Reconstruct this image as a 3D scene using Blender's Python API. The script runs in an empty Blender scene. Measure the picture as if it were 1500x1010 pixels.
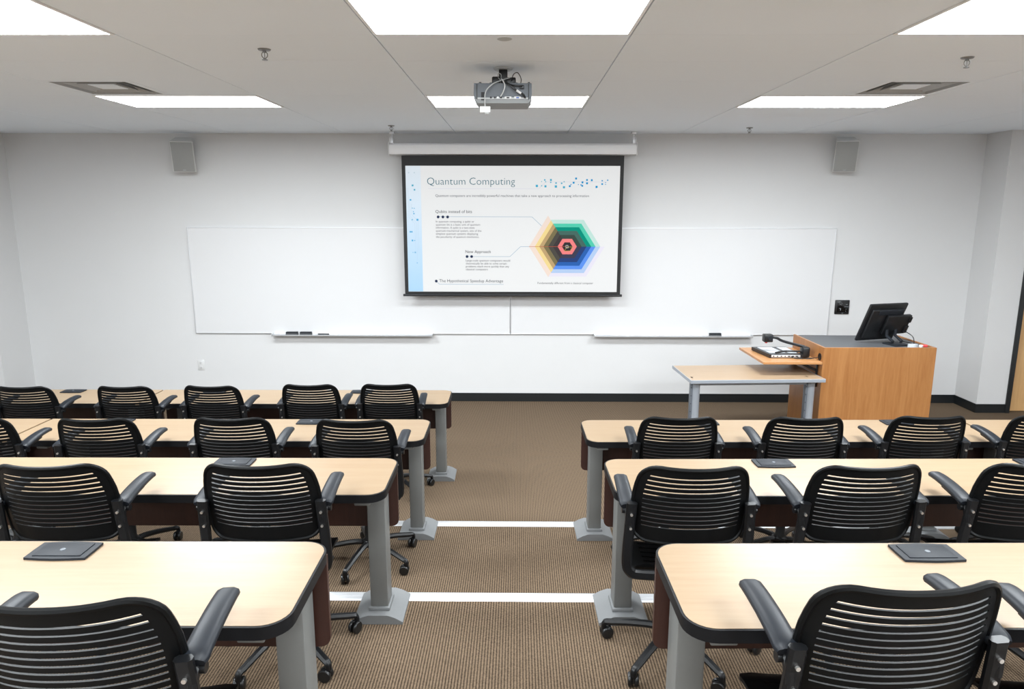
import bpy, bmesh, math, random
from mathutils import Vector, Matrix
random.seed(7)
SC = bpy.context.scene
COL = SC.collection
PI = math.pi

# ------------------------------------------------------------------ constants
H = 3.048            # ceiling
D = 8.016            # front wall
G = 0.6096
G0 = -1.909          # ceiling grid line
C0 = 3.527
STEP = 0.1793
PITCH = 1.1938
Y_R1, Y_R2 = 5.729, 4.316
NOSE1 = 4.379
XL, XR = -0.550, 0.3955
DEP = 0.4375
TH = 0.735
gx = lambda i: G0 + 2 * G * i

# ------------------------------------------------------------------ materials
def new_mat(name):
    m = bpy.data.materials.new(name); m.use_nodes = True
    nt = m.node_tree
    return m, nt, nt.nodes['Principled BSDF']

def srgb(r, g, b):
    f = lambda c: (c / 12.92 if c <= 0.04045 else ((c + 0.055) / 1.055) ** 2.4)
    return (f(r / 255), f(g / 255), f(b / 255), 1)

def plain(name, col, rough=0.5, metal=0.0, spec=0.5, noise=0.0, scale=40, bump=0.0):
    m, nt, b = new_mat(name)
    b.inputs['Base Color'].default_value = col
    b.inputs['Roughness'].default_value = rough
    b.inputs['Metallic'].default_value = metal
    b.inputs['Specular IOR Level'].default_value = spec
    if noise or bump:
        tc = nt.nodes.new('ShaderNodeTexCoord')
        n = nt.nodes.new('ShaderNodeTexNoise'); n.inputs['Scale'].default_value = scale; n.inputs['Detail'].default_value = 4
        nt.links.new(tc.outputs['Object'], n.inputs['Vector'])
        if noise:
            mx = nt.nodes.new('ShaderNodeMix'); mx.data_type = 'RGBA'
            mx.inputs['A'].default_value = tuple(c * (1 - noise) for c in col[:3]) + (1,)
            mx.inputs['B'].default_value = tuple(min(1, c * (1 + noise)) for c in col[:3]) + (1,)
            nt.links.new(n.outputs['Fac'], mx.inputs['Factor'])
            nt.links.new(mx.outputs['Result'], b.inputs['Base Color'])
        if bump:
            bp = nt.nodes.new('ShaderNodeBump'); bp.inputs['Strength'].default_value = bump; bp.inputs['Distance'].default_value = 0.002
            nt.links.new(n.outputs['Fac'], bp.inputs['Height'])
            nt.links.new(bp.outputs['Normal'], b.inputs['Normal'])
    return m

def wood(name, c1, c2, scl, rough=0.4, contrast=(0.3, 0.75), fine=0.35):
    m, nt, b = new_mat(name)
    tc = nt.nodes.new('ShaderNodeTexCoord')
    mp = nt.nodes.new('ShaderNodeMapping'); mp.inputs['Scale'].default_value = scl
    n = nt.nodes.new('ShaderNodeTexNoise'); n.inputs['Scale'].default_value = 1.0; n.inputs['Detail'].default_value = 5; n.inputs['Distortion'].default_value = 1.2
    n2 = nt.nodes.new('ShaderNodeTexNoise'); n2.inputs['Scale'].default_value = 7.0; n2.inputs['Detail'].default_value = 3
    mixf = nt.nodes.new('ShaderNodeMix'); mixf.data_type = 'FLOAT'; mixf.inputs['Factor'].default_value = fine
    cr = nt.nodes.new('ShaderNodeValToRGB')
    cr.color_ramp.elements[0].position = contrast[0]; cr.color_ramp.elements[0].color = c1
    cr.color_ramp.elements[1].position = contrast[1]; cr.color_ramp.elements[1].color = c2
    L = nt.links.new
    L(tc.outputs['Object'], mp.inputs['Vector']); L(mp.outputs['Vector'], n.inputs['Vector']); L(mp.outputs['Vector'], n2.inputs['Vector'])
    L(n.outputs['Fac'], mixf.inputs['A']); L(n2.outputs['Fac'], mixf.inputs['B'])
    L(mixf.outputs['Result'], cr.inputs['Fac']); L(cr.outputs['Color'], b.inputs['Base Color'])
    b.inputs['Roughness'].default_value = rough
    return m

def carpet():
    m, nt, b = new_mat('carpet_corduroy')
    L = nt.links.new
    tc = nt.nodes.new('ShaderNodeTexCoord')
    sp = nt.nodes.new('ShaderNodeSeparateXYZ'); L(tc.outputs['Object'], sp.inputs['Vector'])
    def math_(op, a, bb=None):
        n = nt.nodes.new('ShaderNodeMath'); n.operation = op
        for i, v in enumerate((a, bb)):
            if v is None: continue
            if hasattr(v, 'is_output') or hasattr(v, 'links'): L(v, n.inputs[i])
            else: n.inputs[i].default_value = v
        return n.outputs[0]
    nz = nt.nodes.new('ShaderNodeTexNoise'); nz.inputs['Scale'].default_value = 160; nz.inputs['Detail'].default_value = 2
    L(tc.outputs['Object'], nz.inputs['Vector'])
    px, py = 0.0126, 0.0090
    xi = math_('DIVIDE', sp.outputs['X'], px)
    col_i = math_('FLOOR', xi)
    par = math_('MULTIPLY', math_('MODULO', col_i, 2.0), PI)
    sx = math_('ABSOLUTE', math_('SINE', math_('MULTIPLY', xi, PI)))           # 0 in the grooves between ribs
    sy = math_('SINE', math_('ADD', math_('MULTIPLY', sp.outputs['Y'], 2 * PI / py), par))
    f = math_('ADD', math_('MULTIPLY', sx, 0.62), math_('MULTIPLY', sy, 0.17))
    f = math_('ADD', f, math_('MULTIPLY', math_('SUBTRACT', nz.outputs['Fac'], 0.5), 0.7))
    cr = nt.nodes.new('ShaderNodeValToRGB')
    cr.color_ramp.elements[0].position = 0.05; cr.color_ramp.elements[0].color = srgb(43, 34, 26)
    cr.color_ramp.elements[1].position = 0.75; cr.color_ramp.elements[1].color = srgb(126, 108, 89)
    L(f, cr.inputs['Fac']); L(cr.outputs['Color'], b.inputs['Base Color'])
    b.inputs['Roughness'].default_value = 0.95; b.inputs['Specular IOR Level'].default_value = 0.1
    return m

def emit(name, col, s):
    m, nt, b = new_mat(name)
    b.inputs['Base Color'].default_value = col
    b.inputs['Emission Color'].default_value = col
    b.inputs['Emission Strength'].default_value = s
    return m

SCREEN_E = 0.30
def slide(name, r, g, b_):
    """projected slide colour: the lit screen gives its light back"""
    m, nt, b = new_mat(name)
    c = srgb(r, g, b_)
    b.inputs['Base Color'].default_value = tuple(0.22 * x for x in c[:3]) + (1,)
    b.inputs['Emission Color'].default_value = c
    b.inputs['Emission Strength'].default_value = SCREEN_E
    b.inputs['Roughness'].default_value = 0.9; b.inputs['Specular IOR Level'].default_value = 0.0
    return m

M = {}
M['wall'] = plain('wall_paint', (0.62, 0.62, 0.62, 1), 0.75, noise=0.015, scale=3, bump=0.05, spec=0.2)
M['ceil'] = plain('ceiling_tile', (0.85, 0.915, 0.99, 1), 0.9, noise=0.02, scale=300, bump=0.15, spec=0.1)
M['carpet'] = carpet()
M['base'] = plain('vinyl_base_black', srgb(26, 29, 31), 0.35)
M['base_green'] = plain('vinyl_base_green', srgb(38, 54, 54), 0.35)
M['alu'] = plain('brushed_aluminium', (0.68, 0.69, 0.71, 1), 0.36, 0.6, noise=0.03, scale=90)
M['diffuser'] = emit('lit_diffuser', (0.97, 0.985, 1.0, 1), 2.0)
M['white_metal'] = plain('white_enamel', (0.85, 0.85, 0.85, 1), 0.4)
M['board'] = plain('whiteboard_enamel', (0.645, 0.645, 0.65, 1), 0.25, spec=0.4)
M['silver'] = plain('silver_trim', (0.72, 0.73, 0.75, 1), 0.35, 0.7)
M['maple'] = wood('maple_laminate', srgb(138, 115, 90), srgb(147, 128, 103), (1.6, 26, 1), 0.33)
M['oak'] = wood('oak_veneer', srgb(140, 90, 47), srgb(166, 117, 70), (24, 24, 1.5), 0.35, (0.28, 0.72))
M['oak_edge'] = wood('oak_shelf', srgb(165, 115, 70), srgb(184, 137, 92), (3, 30, 30), 0.35)
M['maple_desk'] = wood('beech_laminate', srgb(150, 126, 100), srgb(161, 138, 112), (1.6, 20, 1), 0.35)
M['door_wood'] = wood('birch_door', srgb(190, 148, 98), srgb(208, 168, 118), (20, 20, 1.2), 0.4)
M['rubber'] = plain('black_edge', srgb(11, 12, 15), 0.5, spec=0.25)
M['post'] = plain('grey_powder_coat', srgb(112, 113, 111), 0.5, 0.15, noise=0.03, scale=120)
M['foot'] = plain('cast_grey', srgb(116, 118, 119), 0.6, 0.15, noise=0.04, scale=150)
M['brown'] = wood('dark_brown_panel', srgb(48, 26, 20), srgb(62, 35, 27), (30, 30, 2), 0.45)
M['lid'] = plain('charcoal_plastic', srgb(31, 34, 39), 0.55, spec=0.22, noise=0.05, scale=400)
M['chair'] = plain('black_polypropylene', srgb(9, 10, 11), 0.42, spec=0.16, noise=0.06, scale=60)
M['pad'] = plain('soft_grey_black_pad', srgb(22, 26, 32), 0.45, spec=0.3, noise=0.05, scale=80)
M['frame'] = plain('black_steel', srgb(15, 16, 18), 0.36, spec=0.35)
M['caster'] = plain('black_nylon', srgb(20, 21, 22), 0.3)
M['chrome'] = plain('zinc_bolt', (0.75, 0.73, 0.7, 1), 0.3, 0.9)
M['blk'] = plain('black_plastic', srgb(20, 21, 23), 0.35)
M['dark'] = plain('black_matt', srgb(14, 14, 15), 0.6)
M['topgrey'] = plain('grey_lectern_top', srgb(82, 84, 87), 0.5, noise=0.04, scale=200)
M['grille'] = plain('speaker_grille', srgb(150, 151, 149), 0.6, noise=0.2, scale=700)
M['spk'] = plain('speaker_case', srgb(205, 205, 203), 0.5)
M['projgrey'] = plain('grey_projector_case', srgb(84, 89, 95), 0.5)
M['projlight'] = plain('light_grey_plastic', srgb(176, 178, 178), 0.45)
M['projshell'] = plain('projector_underside', srgb(118, 120, 120), 0.5)
M['white_p'] = plain('white_plastic', (0.62, 0.62, 0.615, 1), 0.4)
M['felt'] = plain('grey_felt', srgb(88, 90, 92), 0.9, noise=0.1, scale=300)
M['grey_leg'] = plain('silver_grey_leg', srgb(158, 164, 172), 0.35, 0.3)
M['rail'] = plain('dark_grey_rail', srgb(92, 97, 104), 0.45)
M['ventdark'] = plain('vent_throat', srgb(62, 64, 64), 0.7)
M['ventw'] = plain('vent_enamel', (0.42, 0.425, 0.425, 1), 0.5)
M['brass'] = plain('sprinkler_metal', (0.24, 0.24, 0.24, 1), 0.4, 0.6)
M['glassy'] = plain('black_gloss', srgb(8, 9, 11), 0.12)
M['red'] = plain('red_plastic', srgb(200, 60, 60), 0.4)
M['icon'] = plain('grey_icon', srgb(180, 185, 190), 0.5)
M['blue_p'] = plain('blue_connector', srgb(60, 90, 160), 0.4)
M['case'] = plain('screen_case_white', (0.80, 0.80, 0.81, 1), 0.45)
M['lightpad'] = plain('light_pad', srgb(200, 206, 212), 0.3)

# ------------------------------------------------------------------ mesh helpers
def box(bm, c, s, bev=0.0, mat=None, seg=2):
    t = bmesh.new()
    bmesh.ops.create_cube(t, size=1.0)
    for v in t.verts: v.co = Vector((v.co.x * s[0], v.co.y * s[1], v.co.z * s[2]))
    if bev > 0:
        bmesh.ops.bevel(t, geom=list(t.edges), offset=min(bev, min(s) * 0.49), segments=seg, profile=0.5, affect='EDGES')
    mm = Matrix.Translation(c)
    if mat is not None: mm = mm @ mat
    join(bm, t, mm)

def join(bm, t, mm=None):
    if mm is not None: bmesh.ops.transform(t, matrix=mm, verts=t.verts)
    me = bpy.data.meshes.new('tmp'); t.to_mesh(me); t.free()
    bm.from_mesh(me); bpy.data.meshes.remove(me)

def prism(bm, pts, z0, z1, bev=0.0, mat=None):
    """pts (x, y) counter-clockwise outline extruded z0..z1"""
    t = bmesh.new()
    a = [t.verts.new((x, y, z0)) for x, y in pts]
    b = [t.verts.new((x, y, z1)) for x, y in pts]
    n = len(pts)
    t.faces.new(list(reversed(a))); t.faces.new(b)
    for i in range(n): t.faces.new((a[i], a[(i + 1) % n], b[(i + 1) % n], b[i]))
    if bev: bmesh.ops.bevel(t, geom=[e for e in t.edges if e.calc_face_angle(0) > 0.8], offset=bev, segments=2, profile=0.5, affect='EDGES')
    join(bm, t, mat)

def catmull(pts, k=6):
    P = [Vector(p) for p in pts]; out = []
    for i in range(len(P) - 1):
        p0 = P[max(i - 1, 0)]; p1 = P[i]; p2 = P[i + 1]; p3 = P[min(i + 2, len(P) - 1)]
        for j in range(k):
            t = j / k
            out.append(0.5 * ((2 * p1) + (p2 - p0) * t + (2 * p0 - 5 * p1 + 4 * p2 - p3) * t * t + (3 * p1 - p0 - 3 * p2 + p3) * t ** 3))
    out.append(P[-1]); return out

def sweep(bm, path, prof, ref=(0, 0, 1), closed=False, scale=None):
    """sweep closed 2-D profile [(a,b)] along the path; a along side = tangent x ref, b along the other"""
    P = [Vector(p) for p in path]; n = len(P); ref = Vector(ref).normalized()
    rings = []
    prev = None
    for i, p in enumerate(P):
        if closed: t = P[(i + 1) % n] - P[i - 1]
        else: t = P[min(i + 1, n - 1)] - P[max(i - 1, 0)]
        t.normalize()
        s = t.cross(ref)
        if s.length < 0.05: s = prev.copy() if prev else t.orthogonal()
        s = (s - t * s.dot(t)).normalized()
        if prev and s.dot(prev) < 0 and not closed: s = -s
        prev = s
        u = s.cross(t)
        k = scale[i] if scale else 1.0
        rings.append([bm.verts.new(p + s * a * k + u * b * k) for a, b in prof])
    m = len(prof)
    for i in range(n if closed else n - 1):
        A, B = rings[i], rings[(i + 1) % n]
        for j in range(m): bm.faces.new((A[j], A[(j + 1) % m], B[(j + 1) % m], B[j]))
    if not closed:
        bm.faces.new(list(reversed(rings[0]))); bm.faces.new(rings[-1])

def circ(r, n=8, ry=None):
    return [(r * math.cos(2 * PI * i / n), (ry or r) * math.sin(2 * PI * i / n)) for i in range(n)]

def rect(a, b, c=0.15):
    k = min(a, b) * c * 2
    return [(a - k, -b), (a, -b + k), (a, b - k), (a - k, b), (-a + k, b), (-a, b - k), (-a, -b + k), (-a + k, -b)]

def tube(bm, path, r, n=8, ref=(0, 0, 1), scale=None): sweep(bm, path, circ(r, n), ref, False, scale)

def lathe(bm, prof, n=20, mat=None):
    """prof [(r, z)] bottom to top, closed with caps if r>0"""
    t = bmesh.new(); rings = []
    for r, z in prof:
        if r < 1e-6: rings.append([t.verts.new((0, 0, z))])
        else: rings.append([t.verts.new((r * math.cos(2 * PI * i / n), r * math.sin(2 * PI * i / n), z)) for i in range(n)])
    for A, B in zip(rings, rings[1:]):
        for i in range(n):
            j = (i + 1) % n
            if len(A) == 1 and len(B) == 1: continue
            if len(A) == 1: t.faces.new((A[0], B[j], B[i]))
            elif len(B) == 1: t.faces.new((A[i], A[j], B[0]))
            else: t.faces.new((A[i], A[j], B[j], B[i]))
    if len(rings[0]) > 1: t.faces.new(list(reversed(rings[0])))
    if len(rings[-1]) > 1: t.faces.new(rings[-1])
    bmesh.ops.recalc_face_normals(t, faces=t.faces)
    join(bm, t, mat)

def cyl(bm, a, b, r, n=16):
    a, b = Vector(a), Vector(b); d = b - a
    q = Vector((0, 0, 1)).rotation_difference(d).to_matrix().to_4x4()
    lathe(bm, [(r, 0), (r, d.length)], n, Matrix.Translation(a) @ q)

def obj(name, bm, mat, parent=None, smooth=35, loc=None):
    bmesh.ops.recalc_face_normals(bm, faces=bm.faces)
    me = bpy.data.meshes.new(name); bm.to_mesh(me); bm.free()
    if smooth:
        me.polygons.foreach_set('use_smooth', [True] * len(me.polygons))
        me.set_sharp_from_angle(angle=math.radians(smooth))
    for x in (mat if isinstance(mat, (list, tuple)) else [mat]): me.materials.append(x)
    o = bpy.data.objects.new(name, me); COL.objects.link(o)
    if parent: o.parent = parent
    if loc: o.location = loc
    return o

def B(): return bmesh.new()

def tag(o, label, cat, group=None):
    o['label'] = label; o['category'] = cat
    if group: o['group'] = group
    return o

def thing(name, label, cat, loc=(0, 0, 0), rz=0.0, group=None):
    o = bpy.data.objects.new(name, None); COL.objects.link(o)
    o.location = loc; o.rotation_euler = (0, 0, rz); o.empty_display_size = 0.1
    return tag(o, label, cat, group)

def struct(name, bm, m, parent=None, smooth=0):
    o = obj(name, bm, m, parent, smooth); o['kind'] = 'structure'; return o

def dup(src, parent=None):
    c = src.copy(); COL.objects.link(c)
    if parent: c.parent = parent
    for ch in src.children: dup(ch, c)
    return c

# ------------------------------------------------------------------ room shell
X0, X1, YB = -7.2, 6.9, -3.4          # side walls and back wall (outside the frame)
PL, PR = -5.71, 5.125                 # piers beside the front wall
YPL, YPR = 7.53, 7.62

def b_box(x0, x1, y0, y1, z0, z1):
    b = B(); box(b, ((x0 + x1) / 2, (y0 + y1) / 2, (z0 + z1) / 2), (x1 - x0, y1 - y0, z1 - z0)); return b

# floor with its carpeted tiers, one stepped mesh
ns = [NOSE1 - i * PITCH for i in range(4)]
prof = [(D + .1, -0.12), (D + .1, 0.0)]
z = 0
for yn in ns:
    prof.append((yn, z)); z += STEP; prof.append((yn, z))
prof += [(YB - .1, z), (YB - .1, -0.12)]
b = B(); A_ = [b.verts.new((X0 - .1, y, zz)) for y, zz in prof]; C_ = [b.verts.new((X1 + .1, y, zz)) for y, zz in prof]
n = len(prof)
b.faces.new(A_); b.faces.new(list(reversed(C_)))
for i in range(n): b.faces.new((A_[i], C_[i], C_[(i + 1) % n], A_[(i + 1) % n]))
struct('floor', b, M['carpet'])
# aluminium nosings on the tier edges
for i, yn in enumerate(ns):
    zt = STEP * (i + 1)
    b = B()
    pr = [(yn + .006, zt - .03), (yn + .006, zt + .004), (yn - .004, zt + .006), (yn - .028, zt + .006), (yn - .030, zt + .004),
          (yn - .034, zt + .004), (yn - .036, zt + .006), (yn - .058, zt + .005), (yn - .066, zt + .0005), (yn, zt - .0005), (yn + .001, zt - .03)]
    A_ = [b.verts.new((X0, y, zz)) for y, zz in pr]; C_ = [b.verts.new((X1, y, zz)) for y, zz in pr]; n = len(pr)
    b.faces.new(A_); b.faces.new(list(reversed(C_)))
    for k in range(n): b.faces.new((A_[k], C_[k], C_[(k + 1) % n], A_[(k + 1) % n]))
    struct('trim_%d' % (i + 1), b, M['alu'])

ZT = H + 0.25
struct('wall_front', b_box(PL - .3, PR + .3, D, D + .15, -.1, ZT), M['wall'])
struct('wall_pier_left', b_box(X0, PL, YPL, D + .15, -.1, ZT), M['wall'])
# right pier wall with door opening
DX0, DX1, DH = 5.445, 6.45, 2.15
b = B()
box(b, ((PR + DX0) / 2, (YPR + D + .15) / 2, (ZT - .1) / 2), (DX0 - PR, D + .15 - YPR, ZT + .1))
box(b, ((DX1 + X1) / 2, (YPR + D + .15) / 2, (ZT - .1) / 2), (X1 - DX1, D + .15 - YPR, ZT + .1))
box(b, ((DX0 + DX1) / 2, (YPR + D + .15) / 2, (DH + ZT) / 2), (DX1 - DX0, D + .15 - YPR, ZT - DH))
struct('wall_pier_right', b, M['wall'])
struct('wall_left', b_box(X0 - .15, X0, YB, D + .15, -.1, ZT), M['wall'])
struct('wall_right', b_box(X1, X1 + .15, YB, D + .15, -.1, ZT), M['wall'])
struct('wall_back', b_box(X0 - .15, X1 + .15, YB - .15, YB, -.1, ZT), M['wall'])
# door
b = B()
fw = .05
box(b, (DX0 + fw / 2, YPR + .06, DH / 2), (fw, .15, DH)); box(b, (DX1 - fw / 2, YPR + .06, DH / 2), (fw, .15, DH))
box(b, ((DX0 + DX1) / 2, YPR + .06, DH - fw / 2), (DX1 - DX0 - 2 * fw, .15, fw))
dfr = struct('trim_5', b, M['base'])
dr = struct('door_1', b_box(DX0 + fw + .002, DX1 - fw - .002, YPR + .05, YPR + .095, .008, DH - fw - .002), M['door_wood'])
b = B(); cyl(b, (DX1 - .13, YPR + .05, 1.0), (DX1 - .13, YPR + .0, 1.0), .012); cyl(b, (DX1 - .13, YPR, 1.0), (DX1 - .25, YPR, 1.0), .01)
obj('door_handle', b, M['silver'], dr)
# baseboards
bh, bt = .1, .008
def base(name, x0, x1, y0, y1, m=M['base']):
    struct(name, b_box(x0, x1, y0, y1, 0.0, bh), m)
base('baseboard_front', PL, PR, D - bt, D)
base('baseboard_left', PL, PL + bt, YPL - bt, D - bt)
base('baseboard_left_pier', X0, PL, YPL - bt, YPL)
base('baseboard_right', PR - bt, PR, YPR - bt, D - bt)
base('baseboard_right_pier', PR, DX0, YPR - bt, YPR)

# ceiling of 4 x 2 foot panels in a concealed grid, with openings for lights and diffusers
LCOL = (-3, -1, 1, 3, 5); LROW = (-9, -5, -1, 3)
b = B()
TT = .10
ks = range(int((YB - C0) / G) - 1, int((D - C0) / G) + 2)
for i in range(-5, 8):
    for k in ks:
        if i in LCOL and k in LROW and not (i in (-3, 5) and k == 3): continue
        x0, x1 = max(gx(i) + .0035, X0), min(gx(i + 1) - .0035, X1)
        y0, y1 = max(C0 + G * k + .0008, YB), min(C0 + G * (k + 1) - .0008, D)
        if i == 1: y0 += .001; y1 -= .001
        if x1 - x0 < .02 or y1 - y0 < .02: continue
        if k == 2 and i == -1: x0 = gx(-1) + G + .002
        if k == 2 and i == 3: x1 = gx(4) - G - .002
        box(b, ((x0 + x1) / 2, (y0 + y1) / 2, H + TT / 2), (x1 - x0, y1 - y0, TT))
box(b, ((X0 + X1) / 2, (YB + D) / 2, H + TT + .05), (X1 - X0 + .3, D - YB + .3, .1))
struct('ceiling', b, M['ceil'])

# ------------------------------------------------------------------ ceiling lights
LAMP_W, LAMP_SPREAD = 36.0, 180
def light(i, k, label):
    t = thing('ceiling_light', label, 'light', ((gx(i) + gx(i + 1)) / 2, C0 + G * (k + .5), H), 0, 'recessed ceiling lights')
    w, d = 2 * G - .009, G - .004
    b = B(); fw = .016
    for s in (-1, 1):
        box(b, (0, s * (d / 2 - fw / 2), .006), (w, fw, .02), .002)
        box(b, (s * (w / 2 - fw / 2), 0, .006), (fw, d - 2 * fw, .02), .002)
    box(b, (0, 0, .06), (w, d, .006))
    for s in (-1, 1):
        box(b, (0, s * (d / 2 - .003), .035), (w, .004, .05)); box(b, (s * (w / 2 - .003), 0, .035), (.004, d - .01, .05))
    obj('frame', b, M['white_metal'], t, 0)
    b = B(); box(b, (0, 0, .007), (w - 2 * fw, d - 2 * fw, .004)); obj('diffuser', b, M['diffuser'], t, 0)
    la = bpy.data.lights.new('lamp', 'AREA'); la.shape = 'RECTANGLE'; la.size = w - 2 * fw; la.size_y = d - 2 * fw
    la.energy = LAMP_W * (0.60 if i == 1 else 1.27); la.color = (0.90, 0.96, 1.0); la.spread = math.radians(LAMP_SPREAD)
    lo = bpy.data.objects.new('lamp', la); COL.objects.link(lo); lo.parent = t; lo.location = (0, 0, .004)
LL = {(-1, 3): 'recessed white ceiling light over the far left, beside the left air vent',
      (1, 3): 'recessed white ceiling light behind the projector, above the screen aisle',
      (3, 3): 'recessed white ceiling light over the far right, beside the right air vent',
      (-1, -1): 'large bright ceiling light panel cut by the upper left photo corner',
      (1, -1): 'large bright ceiling light panel at the top middle, nearer than the projector',
      (3, -1): 'large bright ceiling light panel cut by the upper right photo corner'}
for k in LROW:
    for i in LCOL:  # side-wall lights are unseen, added to brighten the ends of the front wall
        if True:
            if i in (-3, 5) and k == 3: continue
            light(i, k, LL.get((i, k), ('recessed white ceiling light near the %s side wall, outside the photo' % ('left' if i < 0 else 'right')) if k == -1 else 'recessed white ceiling light behind the camera'))

# ------------------------------------------------------------------ air vents
def vent(x, y, label):
    t = thing('air_vent', label, 'vent', (x, y, H), 0, 'square ceiling air vents')
    s = G - .004
    def ring(b, so, si, z0, zi, th=.006):
        # sloping square ring: outer half size so at z0, inner si at zi
        o = [(-so, -so), (so, -so), (so, so), (-so, so)]; n = [(-si, -si), (si, -si), (si, si), (-si, si)]
        vo = [b.verts.new((a, c, z0)) for a, c in o]; vi = [b.verts.new((a, c, zi)) for a, c in n]
        vo2 = [b.verts.new((a, c, z0 + th)) for a, c in o]; vi2 = [b.verts.new((a, c, zi + th)) for a, c in n]
        for j in range(4):
            k = (j + 1) % 4
            b.faces.new((vo[j], vo[k], vi[k], vi[j])); b.faces.new((vo2[j], vi2[j], vi2[k], vo2[k]))
            b.faces.new((vo[j], vo2[j], vo2[k], vo[k])); b.faces.new((vi[j], vi[k], vi2[k], vi2[j]))
    b = B(); ring(b, s / 2, s / 2 - .05, 0, 0); obj('frame', b, M['ceil'], t, 0)
    b = B(); ring(b, s / 2 - .05, s / 2 - .07, 0, .07); obj('cone', b, M['ventw'], t, 0)
    b = B(); ring(b, .200, .150, .004, .055, .004); obj('louvre', b, M['ventw'], t, 0)
    b = B(); ring(b, .135, .10, .006, .045, .004); obj('louvre', b, M['ventw'], t, 0)
    b = B(); box(b, (0, 0, .012), (.18, .18, .006), .002); obj('centre_plate', b, M['ceil'], t, 0)
    b = B(); box(b, (0, 0, .09), (s, s, .01)); obj('throat', b, M['ventdark'], t, 0)
vent(gx(-1) + G / 2, C0 + 2.5 * G, 'square air vent in the ceiling at the left, against a light panel')
vent(gx(4) - G / 2, C0 + 2.5 * G, 'square air vent in the ceiling at the right, against a light panel')

# ------------------------------------------------------------------ sprinklers, disc
def sprinkler(x, y, label):
    t = thing('fire_sprinkler', label, 'sprinkler', (x, y, H + .003), 0, 'pendent fire sprinklers')
    b = B(); lathe(b, [(.012, -.012), (.03, -.009), (.036, 0)], 20); obj('escutcheon', b, M['brass'], t)
    b = B(); cyl(b, (0, 0, -.012), (0, 0, -.02), .009, 12)
    for s in (-1, 1): tube(b, catmull([(s * .008, 0, -.018), (s * .014, 0, -.024), (s * .014, 0, -.038), (0, 0, -.052)], 4), .0025, 6, (0, 1, 0))
    cyl(b, (0, 0, -.02), (0, 0, -.05), .0022, 8)
    obj('yoke', b, M['brass'], t)
    b = B(); lathe(b, [(.015, -.057), (.015, -.054), (.004, -.050)], 16); obj('deflector', b, M['brass'], t)
for x, y, l in ((-1.316, 3.839, 'fire sprinkler on the ceiling left of the projector, nearest on that side'),
                (2.424, 4.042, 'fire sprinkler on the ceiling at the right, below the corner light panel'),
                (-1.27, 7.267, 'small far fire sprinkler above the left end of the screen case'),
                (2.341, 7.426, 'small far fire sprinkler left of the right wall speaker'),
                (-5.40, 7.30, 'small far fire sprinkler at the left edge of the ceiling')):
    sprinkler(x, y, l)
b = B(); lathe(b, [(.028, -.006), (.036, -.003), (.037, 0)], 24)
o = obj('sprinkler_cover', b, M['projlight']); o.location = (-.07, 3.617, H + .002); tag(o, 'small grey disc flush on the ceiling nearer than the projector', 'sprinkler cover')

# ------------------------------------------------------------------ projector
t = thing('projector', 'grey ceiling projector with tangled cables, hung over the aisle', 'projector', (-.092, 4.34, H))
b = B(); lathe(b, [(.05, -.012), (.055, -.008), (.057, 0)], 24); obj('ceiling_plate', b, M['projlight'], t)
b = B(); box(b, (0, 0, -.05), (.05, .04, .085), .003); obj('mount_pole', b, M['blk'], t)
b = B()
box(b, (-.040, 0, -.078), (.050, .09, .05), .008); box(b, (.042, 0, -.080), (.065, .09, .046), .008); box(b, (0, 0, -.100), (.15, .10, .010), .002)
for s in (-.07, .075): cyl(b, (s, -.02, -.105), (s, -.02, -.085), .01, 10)
obj('mount_bracket', b, M['blk'], t)
zt, zb = -.103, -.213
bw = .165
b = B()
pts = [(-bw, zt), (-bw - .002, zt - .06), (-bw, zb + .025), (-bw + .004, zb + .02), (bw - .004, zb + .02), (bw, zb + .025), (bw + .002, zt - .06), (bw, zt)]
mrot = Matrix(((1, 0, 0, 0), (0, 0, -1, .13), (0, 1, 0, 0), (0, 0, 0, 1)))
prism(b, pts, 0, .25, .004, mrot)
body = obj('body', b, M['projgrey'], t)
b = B()
pts = [(-bw + .001, zb + .024), (-bw + .02, zb), (bw - .02, zb), (bw - .001, zb + .024)]
prism(b, pts, -.001, .251, .003, mrot); obj('base_shell', b, M['projshell'], body)
yr = -.12
b = B(); box(b, (0, yr - .001, zb + .027), (.29, .006, .008), .001); obj('trim_strip', b, M['projlight'], body)
for s in (-1, 1):
    b = B(); box(b, (s * .148, yr - .001, -.15), (.004, .004, .085)); obj('side_groove', b, M['dark'], body)
b = B(); box(b, (-.112, yr - .001, -.175), (.024, .004, .045)); obj('vent_slot', b, M['dark'], body)
for x in (.03, .085):
    b = B(); box(b, (x, yr - .002, -.183), (.04, .006, .014), .004); p = obj('port', b, M['white_p'], body)
    b = B(); box(b, (x, yr - .006, -.183), (.016, .004, .007), .001); obj('socket', b, M['blue_p'] if x > .05 else M['dark'], p)
for x, mm in ((-.068, 'dark'), (-.045, 'dark'), (-.028, 'white_p'), (-.01, 'dark')):
    b = B(); cyl(b, (x, yr + .002, -.182), (x, yr - .005, -.182), .006, 10); obj('jack', b, M[mm], body)
b = B(); box(b, (.108, yr - .004, -.125), (.028, .012, .022), .003); obj('power_inlet', b, M['blk'], body)
for x in (-.132, .15):
    b = B(); lathe(b, [(.008, zt - .002), (.008, zt + .008), (.004, zt + .012)], 10, Matrix.Translation((x, -.08, 0))); obj('foot', b, M['blk'], body)
def cable(name, pts, r, m, par, k=6):
    b = B(); tube(b, catmull(pts, k), r, 6); return obj(name, b, m, par, 60)
cable('cable', [(.045, -.05, -.06), (.0, -.09, -.08), (-.06, -.15, -.115), (-.098, -.155, -.16), (-.10, -.152, -.235)], .0032, M['projlight'], t)
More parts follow.
